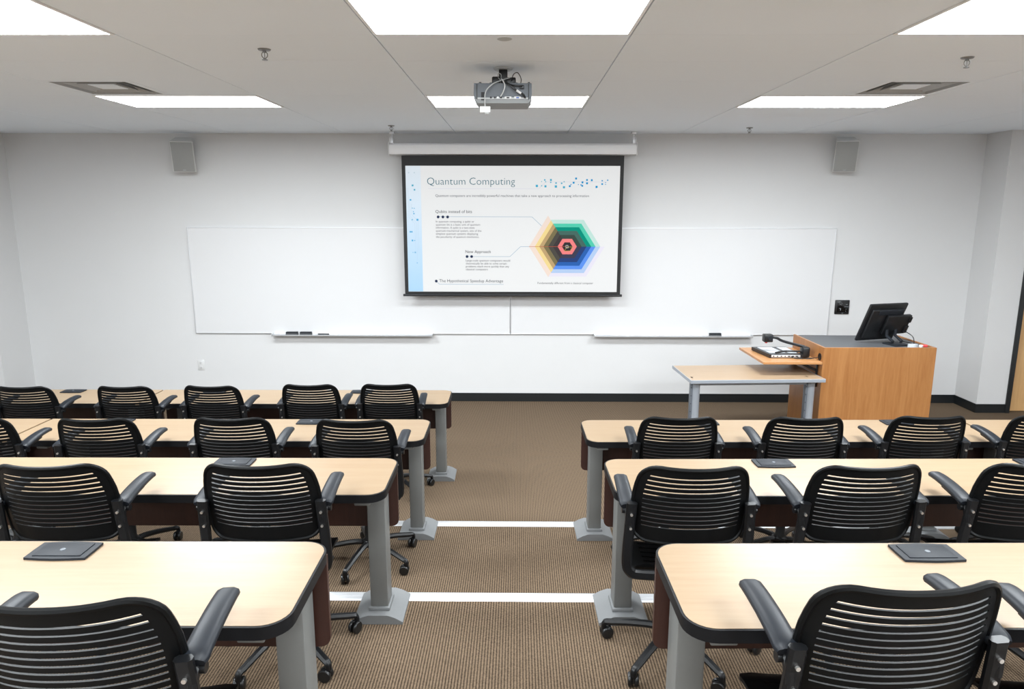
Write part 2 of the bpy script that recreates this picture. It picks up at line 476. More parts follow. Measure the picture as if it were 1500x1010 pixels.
cable('cable', [(-.01, -.07, -.07), (.0, -.13, -.09), (.012, -.15, -.12), (.005, -.145, -.15), (-.012, -.135, -.178)], .003, M['white_p'], t)
cable('cable', [(-.01, -.06, -.08), (.03, -.14, -.11), (.075, -.15, -.145), (.115, -.145, -.168), (.128, -.128, -.183)], .006, M['blk'], t)
cable('cable', [(.02, -.06, -.09), (.05, -.13, -.115), (.09, -.14, -.12), (.108, -.128, -.125)], .0045, M['blk'], t)
cable('cable', [(.05, -.05, -.08), (.06, -.08, -.05), (.085, -.08, -.04), (.105, -.06, -.07), (.10, -.03, -.1)], .0025, M['blk'], t)
cable('cable', [(-.015, -.03, -.09), (-.01, -.06, -.05), (-.025, -.06, -.04), (-.03, -.04, -.055), (-.01, -.08, -.085)], .0022, M['projlight'], t)
b = B(); cyl(b, (.078, -.152, -.147), (.105, -.148, -.163), .0068, 10); obj('cable_tag', b, M['white_p'], t)
b = B(); box(b, (-.10, -.152, -.252), (.06, .022, .034), .003); rb = obj('receiver_box', b, M['white_p'], t)
b = B(); lathe(b, [(.0, -.012), (.012, -.009), (.016, 0)], 14, Matrix.Translation((-.09, -.152, -.269))); obj('sensor_dome', b, M['projlight'], rb)

# ------------------------------------------------------------------ whiteboards
BX, BZ, BW, BH = -3.746, .806, 3.6575, 1.22
def whiteboard(x0, label, tray):
    t = thing('whiteboard', label, 'whiteboard', (x0 + BW / 2, D, BZ), 0, 'wall whiteboards')
    b = B(); box(b, (0, -.010, BH / 2), (BW - .016, .016, BH - .016)); obj('writing_surface', b, M['board'], t, 0)
    b = B(); e = .009
    for z in (e / 2, BH - e / 2): box(b, (0, -.0115, z), (BW - .003, .021, e), .002)
    for s in (-1, 1): box(b, (s * (BW / 2 - e / 2 - .0015), -.0115, BH / 2), (e, .021, BH - 2 * e), .002)
    obj('frame', b, M['silver'], t, 0)
    c, L = tray
    b = B()
    pr = [(-.022, .012), (-.022, -.010), (-.095, -.016), (-.105, -.010), (-.105, .000), (-.098, -.002), (-.05, -.006), (-.028, .0)]
    A_ = [b.verts.new((c - L / 2, y, z)) for y, z in pr]; C_ = [b.verts.new((c + L / 2, y, z)) for y, z in pr]; n = len(pr)
    b.faces.new(A_); b.faces.new(list(reversed(C_)))
    for i in range(n): b.faces.new((A_[i], C_[i], C_[(i + 1) % n], A_[(i + 1) % n]))
    tr = obj('marker_tray', b, M['silver'], t, 0)
    for s in (-1, 1):
        b = B(); box(b, (c + s * (L / 2 + .004), -.063, -.003), (.008, .086, .032), .003); obj('end_cap', b, M['projlight'], tr)
    return t
whiteboard(BX, 'wide whiteboard on the left of the screen, with two erasers', (-1.91 - (BX + BW / 2), 1.84))
whiteboard(BX + BW, 'wide whiteboard on the right of the screen, with one eraser', (1.78 - (BX + BW * 1.5), 1.80))
def eraser(x, label):
    t = thing('eraser', label, 'eraser', (x, D - .06, BZ - .005), 0, 'whiteboard erasers')
    b = B(); box(b, (0, 0, .010), (.135, .045, .016), .002); obj('felt_pad', b, M['felt'], t)
    b = B(); box(b, (0, 0, .026), (.135, .05, .018), .006); obj('grip', b, M['lid'], t)
eraser(-2.61, 'dark whiteboard eraser on the left tray, left one of the pair')
eraser(-2.45, 'dark whiteboard eraser on the left tray, right one of the pair')
eraser(2.265, 'dark whiteboard eraser alone on the right marker tray')
b = B(); cyl(b, (-.055, 0, 0), (.04, 0, 0), .008, 12); mk = obj('marker', b, M['lid']); mk.location = (-2.255, D - .065, BZ + .006)
b = B(); cyl(b, (.04, 0, 0), (.075, 0, 0), .009, 12); obj('cap', b, M['blk'], mk)
tag(mk, 'dark marker lying on the left tray right of the two erasers', 'marker')

# ------------------------------------------------------------------ projection screen
SY = D - .18
t = thing('projection_screen', 'pull-down projector screen with a slide about quantum computing', 'projector screen', (-.064, SY, H))
sc = lambda b, c, s, bev=0: box(b, c, s, bev)
cz = 2.866 - H
b = B()
pr = [(-.055, cz - .055), (.05, cz - .06), (.06, cz - .045), (.06, cz + .05), (.045, cz + .06), (-.03, cz + .058), (-.055, cz + .04), (-.065, cz + .01), (-.064, cz - .03)]
A_ = [b.verts.new((-1.325, y, z)) for y, z in pr]; C_ = [b.verts.new((1.325, y, z)) for y, z in pr]; n = len(pr)
b.faces.new(A_); b.faces.new(list(reversed(C_)))
for i in range(n): b.faces.new((A_[i], C_[i], C_[(i + 1) % n], A_[(i + 1) % n]))
obj('case', b, M['case'], t, 30)
for s in (-1, 1):
    b = B(); box(b, (s * 1.33, 0, cz), (.012, .135, .13), .004); obj('end_cap', b, M['white_p'], t)
    b = B(); box(b, (s * 1.30, 0, cz + .085), (.03, .05, .06), .004); box(b, (s * 1.30, 0, -.012), (.05, .06, .024), .003)
    cyl(b, (s * 1.30, 0, cz + .1), (s * 1.30, 0, -.02), .008, 10)
    tube(b, catmull([(s * 1.315, -.03, cz + .07), (s * 1.32, -.035, cz + .11), (s * 1.305, -.03, cz + .125), (s * 1.29, -.03, cz + .1)], 5), .006, 6)
    obj('hanger', b, M['silver'], t)
zt, zb = 2.80 - H, 1.285 - H
sw = 1.205
b = B(); box(b, (0, 0, (zt + zb) / 2), (2 * sw, .002, zt - zb)); obj('screen_fabric', b, M['dark'], t, 0)
b = B(); cyl(b, (-sw - .02, 0, zb - .004), (sw + .02, 0, zb - .004), .014, 14); obj('weight_bar', b, M['blk'], t)
# the slide: local frame, x right, y up, in screen pixels of the photograph, mapped to the flat screen
IW0, IW1, IZ1, IZ0 = -1.165, 1.165, 2.692 - H, 1.321 - H
def sx(u): return IW0 + (u - 132) / (1354 - 132) * (IW1 - IW0)        # top row of the slide zoom
UL0, UL1, VT, VB = 140.0, 1343.0, 209.0, 919.0
def sp(u, v):
    """slide picture coordinates (zoomed photo, perspective already unbent) to the screen plane"""
    k = (v - VT) / (VB - VT)
    l = 132 + (148 - 132) * k; r = 1354 + (1332 - 1354) * k
    return (IW0 + (u - l) / (r - l) * (IW1 - IW0), IZ1 + k * (IZ0 - IZ1))
b = B(); box(b, (0, -.0025, (IZ0 + IZ1) / 2), (IW1 - IW0, .003, IZ1 - IZ0))
SL = obj('slide', b, slide('slide_white', 250, 251, 251), t, 0)
SMAT = {}
def sm(r, g, b_):
    k = (r, g, b_)
    if k not in SMAT: SMAT[k] = slide('slide_%d_%d_%d' % k, *k)
    return SMAT[k]
def flat(name, polys, cols, layer, parent=SL):
    """polys: lists of slide points; cols: one colour per polygon"""
    b = B(); y = -.004 - .0004 * layer
    mats = []; 
    for P, c in zip(polys, cols):
        if c not in mats: mats.append(c)
        q = [sp(*p) for p in P]
        f = b.faces.new([b.verts.new((x, y, z)) for x, z in q]); f.material_index = mats.index(c)
        f.normal_update()
        if f.normal.y > 0: f.normal_flip()
    me = bpy.data.meshes.new(name); b.to_mesh(me); b.free()
    for c in mats: me.materials.append(sm(*c))
    o = bpy.data.objects.new(name, me); COL.objects.link(o); o.parent = parent
    return o
def rc(u0, v0, u1, v1): return [(u0, v0), (u1, v0), (u1, v1), (u0, v1)]
def sq(u, v, s): return rc(u - s / 2, v - s / 2, u + s / 2, v + s / 2)
def disc(u, v, r): return [(u + r * math.cos(a * PI / 8), v + r * math.sin(a * PI / 8)) for a in range(16)]
def line(pts, w):
    out = []
    for (a, b_), (c, d) in zip(pts, pts[1:]):
        L = math.hypot(c - a, d - b_); nx, ny = -(d - b_) / L * w / 2, (c - a) / L * w / 2
        out.append([(a + nx, b_ + ny), (c + nx, d + ny), (c - nx, d - ny), (a - nx, b_ - ny)])
    return out
def text(name, body, u, v, width, col, off=0.0, layer=3, parent=SL, size=None):
    """text with left baseline at slide point (u, v), scaled to a width in slide pixels"""
    cu = bpy.data.curves.new(name, 'FONT'); cu.body = body; cu.size = 1.0; cu.offset = off; cu.resolution_u = 3
    tmp = bpy.data.objects.new(name, cu); COL.objects.link(tmp)
    bpy.context.view_layer.update()
    dg = bpy.context.evaluated_depsgraph_get()
    me = bpy.data.meshes.new_from_object(tmp.evaluated_get(dg))
    bpy.data.objects.remove(tmp); bpy.data.curves.remove(cu)
    xs = [q.co.x for q in me.vertices]
    x0, z0 = sp(u, v); x1, _ = sp(u + width, v)
    k = (x1 - x0) / (max(xs) - min(xs)); mx = min(xs)
    ky = k if size is None else size
    y = -.004 - .0004 * layer
    for q in me.vertices: q.co = Vector((x0 + (q.co.x - mx) * k, y, z0 + q.co.y * ky))
    me.name = name; me.materials.clear(); me.materials.append(sm(*col))
    o = bpy.data.objects.new(name, me); COL.objects.link(o); o.parent = parent
    return o
# blue side band of the slide (its printed fade from white to blue) and its circuit pattern
m, nt, bs = new_mat('slide_side_band')
tc = nt.nodes.new('ShaderNodeTexCoord'); spn = nt.nodes.new('ShaderNodeSeparateXYZ'); nt.links.new(tc.outputs['Generated'], spn.inputs['Vector'])
cr = nt.nodes.new('ShaderNodeValToRGB'); e = cr.color_ramp.elements
e[0].position = 0; e[0].color = srgb(146, 200, 240); e[1].position = 1.0; e[1].color = srgb(240, 245, 249)
x = e.new(0.35); x.color = srgb(190, 220, 245); x = e.new(0.65); x.color = srgb(226, 239, 249)
nt.links.new(spn.outputs['Z'], cr.inputs['Fac'])
bs.inputs['Base Color'].default_value = (.2, .25, .3, 1); nt.links.new(cr.outputs['Color'], bs.inputs['Emission Color']); bs.inputs['Emission Strength'].default_value = SCREEN_E
bs.inputs['Specular IOR Level'].default_value = 0
o = flat('side_band', [[(132.5, 210), (218, 210), (231, 918), (148.5, 918)]], [(255, 255, 255)], 1)
o.data.materials[0] = m
c1, c2, c3, c4 = (90, 185, 215), (95, 185, 235), (150, 205, 240), (200, 225, 240)
flat('circuit_dots', [sq(173, 317, 10), sq(184, 341, 9), sq(161, 397, 9), sq(171, 443, 5), sq(182, 444, 5), sq(177, 463, 5), sq(180, 474, 7), sq(200, 508, 11), sq(170, 508, 6),
      sq(159, 576, 8), sq(168, 576, 8), sq(171, 625, 9), sq(184, 625, 5), sq(174, 693, 5), sq(187, 693, 9), sq(198, 753, 6), sq(151, 247, 6), sq(183, 247, 6)],
     [c1, c1, c2, c2, c2, c2, c2, c2, c2, c2, c2, c2, c2, c3, c3, c3, c4, c4], 3)
flat('circuit_lines', line([(145, 330), (152, 495), (185, 530), (190, 700)], 1.2) + line([(152, 380), (160, 490), (195, 527), (200, 740)], 1.2) + line([(165, 420), (168, 480), (203, 515), (208, 680)], 1.2), [(205, 226, 243)] * 9, 2)
dots = [(880, 319, 11), (907, 318, 5), (929, 321, 10), (925, 286, 7), (907, 295, 4), (930, 296, 5), (960, 286, 9), (959, 299, 6), (988, 322, 11), (989, 303, 7), (1021, 304, 7), (1035, 296, 5), (1034, 326, 10),
        (1067, 320, 9), (1074, 311, 5), (1089, 301, 9), (1103, 278, 9), (1116, 311, 4), (1131, 313, 6), (1138, 318, 8), (1139, 299, 9), (1165, 286, 8), (1165, 304, 9), (1192, 287, 9), (1219, 324, 10), (1251, 290, 6), (1251, 308, 8), (1270, 300, 4), (1282, 287, 6), (1270, 310, 4)]
flat('header_dots', [sq(q[0], q[1], q[2] * 1.15) for q in dots], [(74, 184, 220) if q[0] < 1060 else (10, 158, 222) for q in dots], 3)
flat('header_rule', line([(262, 335), (890, 335), (930, 297), (1280, 297)], 1.5), [(222, 220, 244)] * 3, 2)
text('slide_title', 'Quantum Computing', 256, 313, 500, (60, 115, 132), -0.012)
text('slide_subtitle', 'Quantum computers are incredibly powerful machines that take a new approach to processing information', 303, 380, 873, (96, 100, 108), 0.0)
text('slide_heading', 'Qubits instead of bits', 303, 470, 208, (70, 74, 82), 0.0)
text('slide_heading', 'New Approach', 473, 696, 144, (54, 58, 66), 0.0)
text('slide_heading', 'The Hypothetical Speedup Advantage', 323, 864, 364, (76, 80, 90), 0.0)
for i, (s, w) in enumerate((('In quantum computing, a qubit or', 218), ('quantum bit is a basic unit of quantum', 252), ('information. A qubit is a two-state', 220), ('quantum-mechanical system, one of the', 259), ('simplest quantum systems displaying', 240), ('the peculiarity of quantum mechanics.', 246))):
    text('slide_text', s, 305, 523 + 17.3 * i, w, (96, 96, 102), 0.0)
for i, (s, w) in enumerate((('Large-scale quantum computers would', 252), ('theoretically be able to solve certain', 233), ('problems much more quickly than any', 246), ('classical computers', 125))):
    text('slide_text', s, 475, 744 + 17 * i, w, (76, 78, 84), 0.0)
text('slide_caption', 'Fundamentally different from a classical computer', 883, 873, 316, (86, 89, 94), 0.0)
navy = (52, 62, 92)
flat('bullet_dots', [disc(q[0], q[1], 8) for q in ((318, 492), (345, 492), (372, 492), (482, 716), (508, 716), (306, 858))], [navy] * 6, 3)
flat('leader_lines', line([(318, 491), (852, 491), (908, 543)], 2) + line([(482, 716), (726, 716), (786, 659), (835, 659)], 2) + line([(306, 858), (324, 876), (690, 876)], 2), [(140, 178, 208)] * 7, 2)
# hexagon diagram
HC = (1052, 658)
def hexpt(r, k): a = k * PI / 3; return (HC[0] + r * math.cos(a), HC[1] - r * math.sin(a) * 0.93)
def sector(ro, ri, ks_, col):
    P, C = [], []
    for k in ks_: P.append([hexpt(ro, k), hexpt(ro, k + 1), hexpt(ri, k + 1), hexpt(ri, k)]); C.append(col)
    return P, C
P, C = [], []
def add(rs, cols, ks_):
    for ro, ri, c in zip(rs, rs[1:], cols):
        p, c_ = sector(ro, ri, ks_, c); P.extend(p); C.extend(c_)
add((217, 184, 159, 135, 109, 82, 54), [(255, 234, 220), (255, 228, 156), (202, 172, 124), (132, 122, 88), (86, 84, 78), (74, 68, 70)], (2, 3))
add((188, 161, 136, 110, 82, 54), [(206, 240, 231), (92, 216, 186), (22, 155, 132), (78, 114, 106), (68, 84, 78)], (0, 1))
add((213, 188, 161, 136, 110, 82, 54), [(245, 241, 255), (192, 217, 252), (102, 156, 250), (54, 106, 186), (52, 74, 128), (72, 72, 92)], (4, 5))
add((55, 30), [(255, 140, 140)], range(6))
P.append([hexpt(30, k) for k in range(6)]); C.append((62, 60, 62))
flat('hexagon_diagram', P, C, 3)
flat('hexagon_pointer', line([(835, 659), (1040, 658)], 2), [(205, 95, 75)], 4)
flat('hexagon_mark', line([(1036, 683), (1050, 660), (1082, 660), (1070, 682), (1036, 683)], 2.2) + line([(1045, 665), (1044, 652), (1056, 651), (1058, 665), (1045, 665)], 2.6), [(200, 180, 80)] * 4 + [(230, 220, 220)] * 4, 5)

# ------------------------------------------------------------------ wall things
def speaker(x, z, rz, label):
    t = thing('wall_speaker', label, 'speaker', (x, D - .13, z), rz, 'wall mounted speakers')
    b = B(); prism(b, [(-.115, -.10), (.115, -.10), (.085, .09), (-.085, .09)], -.165, .165, .008, Matrix.Rotation(math.radians(18), 4, 'X')); c = obj('cabinet', b, M['spk'], t)
    b = B(); box(b, (0, -.105, 0), (.215, .012, .315), .004, None)
    bmesh.ops.rotate(b, verts=b.verts, cent=(0, 0, 0), matrix=Matrix.Rotation(math.radians(18), 3, 'X')); g = obj('grille', b, M['grille'], t)
    b = B(); box(b, (0, .0, 0), (.03, .004, .006)); bmesh.ops.transform(b, matrix=Matrix.Rotation(math.radians(18), 4, 'X') @ Matrix.Translation((0, -.113, -.14)), verts=b.verts); obj('badge', b, M['icon'], g)
    b = B(); a = Matrix.Rotation(-rz, 3, 'Z'); 
    tube(b, [a @ Vector((0, .125, 0)), (0, .04, 0)], .018, 10); box(b, a @ Vector((0, .124, 0)), (.08, .012, .08), .002, Matrix.Rotation(-rz, 4, 'Z')); obj('wall_bracket', b, M['blk'], t)
speaker(-3.65, 2.81, math.radians(15), 'pale grey speaker on the front wall above the left whiteboard')
speaker(3.53, 2.82, math.radians(-15), 'pale grey speaker on the front wall right of the whiteboards')

t = thing('wall_outlet', 'white electric outlet low on the front wall at the left', 'outlet', (-3.72, D, .425))
b = B(); box(b, (0, -.004, 0), (.078, .008, .12), .003); pl = obj('cover_plate', b, M['white_p'], t)
for z in (-.027, .027):
    b = B(); box(b, (0, -.009, z), (.034, .004, .03), .004); r = obj('socket', b, M['white_p'], pl)
    b = B()
    for x in (-.007, .007): box(b, (x, -.0112, z + .003), (.003, .001, .010))
    cyl(b, (0, -.0105, z - .009), (0, -.0118, z - .009), .003, 8)
    obj('slots', b, M['dark'], r)

t = thing('control_panel', 'square black touch control panel on the wall behind the lectern', 'control panel', (3.711, D + .002, 1.134))
b = B(); box(b, (0, -.009, 0), (.165, .018, .165), .008); obj('housing', b, M['blk'], t)
b = B(); box(b, (.005, -.019, .005), (.125, .003, .12), .001); gl = obj('glass', b, M['glassy'], t)
b = B()
box(b, (.045, -.0215, .005), (.05, .0012, .002)); box(b, (-.02, -.0215, -.025), (.004, .0012, .024)); box(b, (-.027, -.0215, -.014), (.014, .0012, .003))
for q in ((.04, .03), (.052, .033), (.043, -.022), (.04, -.045)): box(b, (q[0], -.0215, q[1]), (.006, .0012, .003))
for a in range(6): box(b, (-.02 + .012 * math.cos(a), -.0215, .04 + .012 * math.sin(a)), (.004, .0012, .003))
obj('icons', b, M['icon'], gl)
b = B(); box(b, (.005, -.0192, -.068), (.02, .0015, .003)); obj('indicator', b, M['icon'], t)

# ------------------------------------------------------------------ student tables
def outline(L, d, rl, rr, n=7, ins=0.0):
    """rounded rectangle, x 0..L, y 0..d counter-clockwise; rl / rr corner radius of the left / right end"""
    pts = []
    def corner(cx, cy, r, a0):
        if r < .004: pts.append((cx, cy)); return
        for i in range(n + 1):
            a = a0 + PI / 2 * i / n; pts.append((cx + (r - ins * 0) * math.cos(a), cy + r * math.sin(a)))
    rl2, rr2 = max(rl - ins, .002), max(rr - ins, .002)
    corner(L - ins - (rr2 if rr2 > .004 else 0), ins + (rr2 if rr2 > .004 else 0), rr2, -PI / 2)
    corner(L - ins - (rr2 if rr2 > .004 else 0), d - ins - (rr2 if rr2 > .004 else 0), rr2, 0)
    corner(ins + (rl2 if rl2 > .004 else 0), d - ins - (rl2 if rl2 > .004 else 0), rl2, PI / 2)
    corner(ins + (rl2 if rl2 > .004 else 0), ins + (rl2 if rl2 > .004 else 0), rl2, PI)
    return pts

def leg_mesh(x, mirror=1):
    b = B(); box(b, (x, DEP - .095, .355), (.082, .105, .64), .006); return b
def foot_mesh(x):
    b = B()
    y0, y1 = DEP - .20, DEP + .045
    hw = .115
    top = [(-hw, .0), (hw, .0), (hw, .012), (.08, .032), (.045, .044), (-.045, .044), (-.08, .032), (-hw, .012)]
    pr = [(x + a, z_) for a, z_ in top]
    prism(b, pr, 0, y1 - y0, .003, Matrix(((1, 0, 0, 0), (0, 0, -1, y1), (0, 1, 0, 0), (0, 0, 0, 1))))
    box(b, (x, DEP - .095, .05), (.10, .13, .02), .006)
    return b

def table(x, y, z, L, rz, lr, rr, lids, legs, label):
    """x, y: far edge of the end nearest the aisle for this table's left end frame; local x runs 0..L, y 0 (near) .. DEP (far)"""
    t = thing('seminar_table', label, 'table', (x, y, z), rz, 'maple topped tables')
    b = B(); prism(b, outline(L, DEP, lr, rr, ins=.006), TH - .026, TH, 0); obj('tabletop', b, M['maple'], t, 0)
    b = B()
    P_ = [(min(max(a, .010 if lr else .016), L - (.010 if rr else .016)), c, TH - .019) for a, c in outline(L, DEP, lr, rr, ins=.010)]
    pf = [(.010, -.0165), (.010, .0175), (.0, .0187), (-.006, .0175), (-.0105, .010), (-.012, 0), (-.0105, -.010), (-.005, -.0165)]
    sweep(b, P_, pf, (0, 0, 1), True); obj('edge_band', b, M['rubber'], t, 50)
    b = B()
    pn = []
    w0, w1, zb, zt, r = .012, L - .012, .405, .70, .03
    pts = [(w0, zt)] + [(w0 + r - r * math.cos(a * PI / 8), zb + r - r * math.sin(a * PI / 8)) for a in range(5)] + [(w1 - r + r * math.sin(a * PI / 8), zb + r - r * math.cos(a * PI / 8)) for a in range(5)] + [(w1, zt)]
    prism(b, pts, 0, .016, 0, Matrix(((1, 0, 0, 0), (0, 0, -1, DEP - .012), (0, 1, 0, 0), (0, 0, 0, 1))))
    obj('modesty_panel', b, M['brown'], t, 40)
    for lx in legs:
        lg = obj('leg', leg_mesh(lx), M['post'], t, 30)
        obj('foot', foot_mesh(lx), M['foot'], lg, 30)
        b = B(); box(b, (lx, DEP / 2 - .01, TH - .043), (.066, DEP - .06, .026), .004); obj('support_arm', b, M['post'], lg, 30)
    for gxx in lids:
        b = B(); hw, hd = .086, .05; yc = DEP - .072
        pts = [(-hw, -hd + .004), (-hw * .5, -hd), (0, -hd - .002), (hw * .5, -hd), (hw, -hd + .004), (hw + .001, 0), (hw, hd - .004), (hw * .5, hd), (0, hd + .002), (-hw * .5, hd), (-hw, hd - .004), (-hw - .001, 0)]
        prism(b, pts, 0, .007, .002, Matrix.Translation((gxx, yc, TH))); f = obj('cable_lid', b, M['lid'], t, 30)
        b = B(); box(b, (gxx, yc, TH + .008), (.136, .074, .003), .001); obj('flap', b, M['lid'], f)
        b = B(); lathe(b, [(.008, TH + .0095), (.007, TH + .012), (0, TH + .013)], 12, Matrix.Translation((gxx, yc - .004, 0))); obj('button', b, M['projgrey'], f)
    return t
TL = 2.43
ROWY = [Y_R1, Y_R2, Y_R2 - PITCH, Y_R2 - 2 * PITCH]
R_ = .075
AL, AR = 0.0077, 0.0168
def left_table(i, k, label):
    """k = 0 aisle table, 1 the next one beyond the seam"""
    ca, sa = math.cos(AL), math.sin(AL)
    x = XL - (TL + .004) * k - TL
    yf = ROWY[i] - (TL * (k + 1)) * sa
    lids = [TL - .75, TL - .75 - 1.22] if k == 0 else [TL - .72]
    table(x + DEP * sa, yf - DEP * ca, STEP * i, TL, AL, .0, R_ if k == 0 else 0, lids, [TL - .093 if k == 0 else TL - .20, .20], label)
def right_table(i, k, label):
    ca, sa = math.cos(AR), math.sin(AR)
    x = XR + (TL + .004) * k * ca; yf = ROWY[i] + (TL + .004) * k * sa
    table(x + DEP * sa, yf - DEP * ca, STEP * i, TL, AR, R_ if k == 0 else 0, 0, [.775, 1.995] if k == 0 else [.75], [.093 if k == 0 else .20, TL - .20], label)
left_table(0, 0, 'farthest left maple table, its rounded end at the aisle')
left_table(0, 1, 'farthest left maple table beyond the seam, under the left wall')
left_table(1, 0, 'second farthest left maple table, its rounded end at the aisle')
left_table(1, 1, 'second farthest left maple table beyond the seam, at the photo edge')
left_table(2, 0, 'left maple table with two black chairs, second nearest the camera')
left_table(3, 0, 'nearest left maple table, with one chair in the lower left corner')
right_table(1, 0, 'farthest right maple table, in front of the lectern')
right_table(1, 1, 'farthest right maple table beyond the seam, at the photo edge')
right_table(2, 0, 'middle right maple table, second nearest the camera')
right_table(3, 0, 'nearest right maple table, in the lower right corner')

# ------------------------------------------------------------------ chairs
ZB = .945            # top of the backrest
YBK = -.262          # backrest centre line behind the chair's axis (at top)
TILT = math.radians(11)
BLEN = .325
BULGE = .066
def halfw(d):
    if d < .15: w = .186 + (.216 - .186) * math.sin(d / .15 * PI / 2)
    else: w = .216 - .008 * max(0, (d - .22) / .1)
    r = .055
    if d < r: w -= r - math.sqrt(max(0, r * r - (r - d) ** 2))
    r = .05
    e = BLEN - d
    if e < r: w -= r - math.sqrt(max(0, r * r - (r - e) ** 2))
    return max(w, .02)
def bsurf(x, d):
    u = abs(x) / .216
    return Vector((x, YBK - BULGE * (1 - u ** 2.3) + BULGE * .5 + d * math.sin(TILT), ZB - d * math.cos(TILT) + .010 * u * u * max(0, 1 - d / .1)))
def backrest_mesh():
    b = B()
    rows = [(0, False), (.003, False), (.008, False), (.015, False), (.024, False)]
    d = .036
    for k in range(12):
        rows.append((d, True)); rows.append((d + .0057, False)); d += .0197
    rows += [(d + .004, False), (d + .018, False), (d + .030, False), (d + .038, False), (BLEN - .004, False), (BLEN, False)]
    N = 22
    grid = []
    for dd, _ in rows:
        w = halfw(dd); xs_ = max(w - .030, .01)
        cols = [-w] + [-xs_ + 2 * xs_ * j / N for j in range(N + 1)] + [w]
        grid.append([b.verts.new(bsurf(x, dd)) for x in cols])
    faces = []
    for i in range(len(rows) - 1):
        for j in range(N + 2):
            if rows[i][1] and 0 < j < N + 1: continue
            faces.append(b.faces.new((grid[i][j], grid[i][j + 1], grid[i + 1][j + 1], grid[i + 1][j])))
    r = bmesh.ops.extrude_face_region(b, geom=faces)
    vs = [g for g in r['geom'] if isinstance(g, bmesh.types.BMVert)]
    for v in vs: v.co.y += .006
    # rolled rim
    rim = []
    ds = [q for q in (0, .002, .006, .012, .02, .03, .042, .055, .08, .11, .15, .19, .23, .26, .275, .285, .295, .305, .314, .320, .3235, BLEN)]
    for dd in ds: rim.append(bsurf(halfw(dd), dd))
    xb = halfw(BLEN)
    for k in range(1, 12): rim.append(bsurf(xb - 2 * xb * k / 12, BLEN))
    for dd in reversed(ds): rim.append(bsurf(-halfw(dd), dd))
    xt = halfw(0)
    for k in range(1, 12): rim.append(bsurf(-xt + 2 * xt * k / 12, 0))
    rim = [p + Vector((0, .003, 0)) for p in rim]
    sweep(b, rim, circ(.0085, 8), (0, 1, 0), True)
    return b
def seat_mesh():
    b = B(); N, K = 14, 26
    ZS = .462
    grid = []; w0 = .195
    for k in range(K + 1):
        v = k / K; y = -.160 + .325 * v
        e = min(v, 1 - v) * .45
        w = w0 - (.06 - math.sqrt(max(0, .06 ** 2 - (.06 - min(e, .06)) ** 2))) * .8
        row = []
        for j in range(N + 1):
            u = -1 + 2 * j / N
            z_ = ZS + .012 * u * u - .03 * max(0, (v - .75) / .25) ** 2 + .035 * max(0, (.15 - v) / .15) ** 2 - .006 * math.sin(PI * v)
            row.append(b.verts.new((u * w, y, z_)))
        grid.append(row)
    fs = []
    for k in range(K):
        for j in range(N):
            if 3 <= k <= 20 and k % 3 == 2 and 1 < j < N - 2: continue
            fs.append(b.faces.new((grid[k][j], grid[k][j + 1], grid[k + 1][j + 1], grid[k + 1][j])))
    r = bmesh.ops.extrude_face_region(b, geom=fs)
    for g in r['geom']:
        if isinstance(g, bmesh.types.BMVert): g.co.z -= .012
    return b
def frame_mesh():
    b = B()
    half = [(.224, -.222, .79), (.227, -.214, .72), (.230, -.204, .64), (.232, -.196, .56), (.229, -.190, .512), (.216, -.188, .490), (.195, -.185, .476), (.12, -.184, .470), (0, -.184, .468)]
    path = catmull(half, 4)
    path = path + [Vector((-p.x, p.y, p.z)) for p in reversed(path[:-1])]
    sweep(b, path, rect(.020, .012, .3), (0, 1, 0))
    return b
def armpad_mesh(s):
    b = B()
    path = catmull([(s * .238, -.212, .772), (s * .238, -.185, .782), (s * .238, -.12, .795), (s * .237, -.05, .802), (s * .235, .005, .802), (s * .234, .024, .798)], 5)
    n = len(path)
    prof = [(.027, -.009), (.030, -.002), (.027, .007), (.014, .0125), (-.014, .0125), (-.027, .007), (-.030, -.002), (-.027, -.009), (-.02, -.011), (.02, -.011)]
    sc_ = []
    for i in range(n):
        e = min(i, n - 1 - i) / 3.0
        sc_.append((.82 + .18 * min(1, e)) * (1.05 - .16 * i / n))
    sweep(b, path, prof, (0, 0, 1), False, sc_); return b
def armbracket_mesh(s):
    b = B()
    path = catmull([(s * .233, -.215, .70), (s * .235, -.212, .735), (s * .237, -.19, .756), (s * .238, -.13, .774), (s * .238, -.06, .784)], 5)
    sweep(b, path, rect(.014, .011, .3), (1, 0, 0))
    cyl(b, (s * .226, -.195, .750), (s * .258, -.195, .750), .013, 12)
    return b
def spoke_mesh():
    b = B()
    path = catmull([(.02, 0, .115), (.08, 0, .118), (.17, 0, .105), (.26, 0, .085), (.287, 0, .079), (.294, 0, .066), (.294, 0, .05)], 4)
    n = len(path); sweep(b, path, rect(.017, .013, .35), (0, 0, 1), False, [1.15 - .4 * i / n for i in range(n)])
    return b
def caster_mesh(a):
    b = B(); R = Matrix.Rotation(a, 4, 'Z'); T = Matrix.Translation((.294, 0, 0)) @ R
    for s in (-1, 1):
        lathe(b, [(.0, -.009), (.020, -.009), (.026, -.006), (.028, -.002), (.028, .004), (.025, .008), (.012, .009), (0, .009)], 20,
              T @ Matrix.Translation((-.014, s * .0135, .0285)) @ Matrix.Rotation(PI / 2, 4, 'X'))
    box(b, (.294, 0, 0), (.001, .001, .001)) if False else None
    t_ = bmesh.new(); bmesh.ops.create_cube(t_, size=1); bmesh.ops.scale(t_, vec=(.03, .008, .03), verts=t_.verts); join(b, t_, T @ Matrix.Translation((-.006, 0, .04)))
    return b
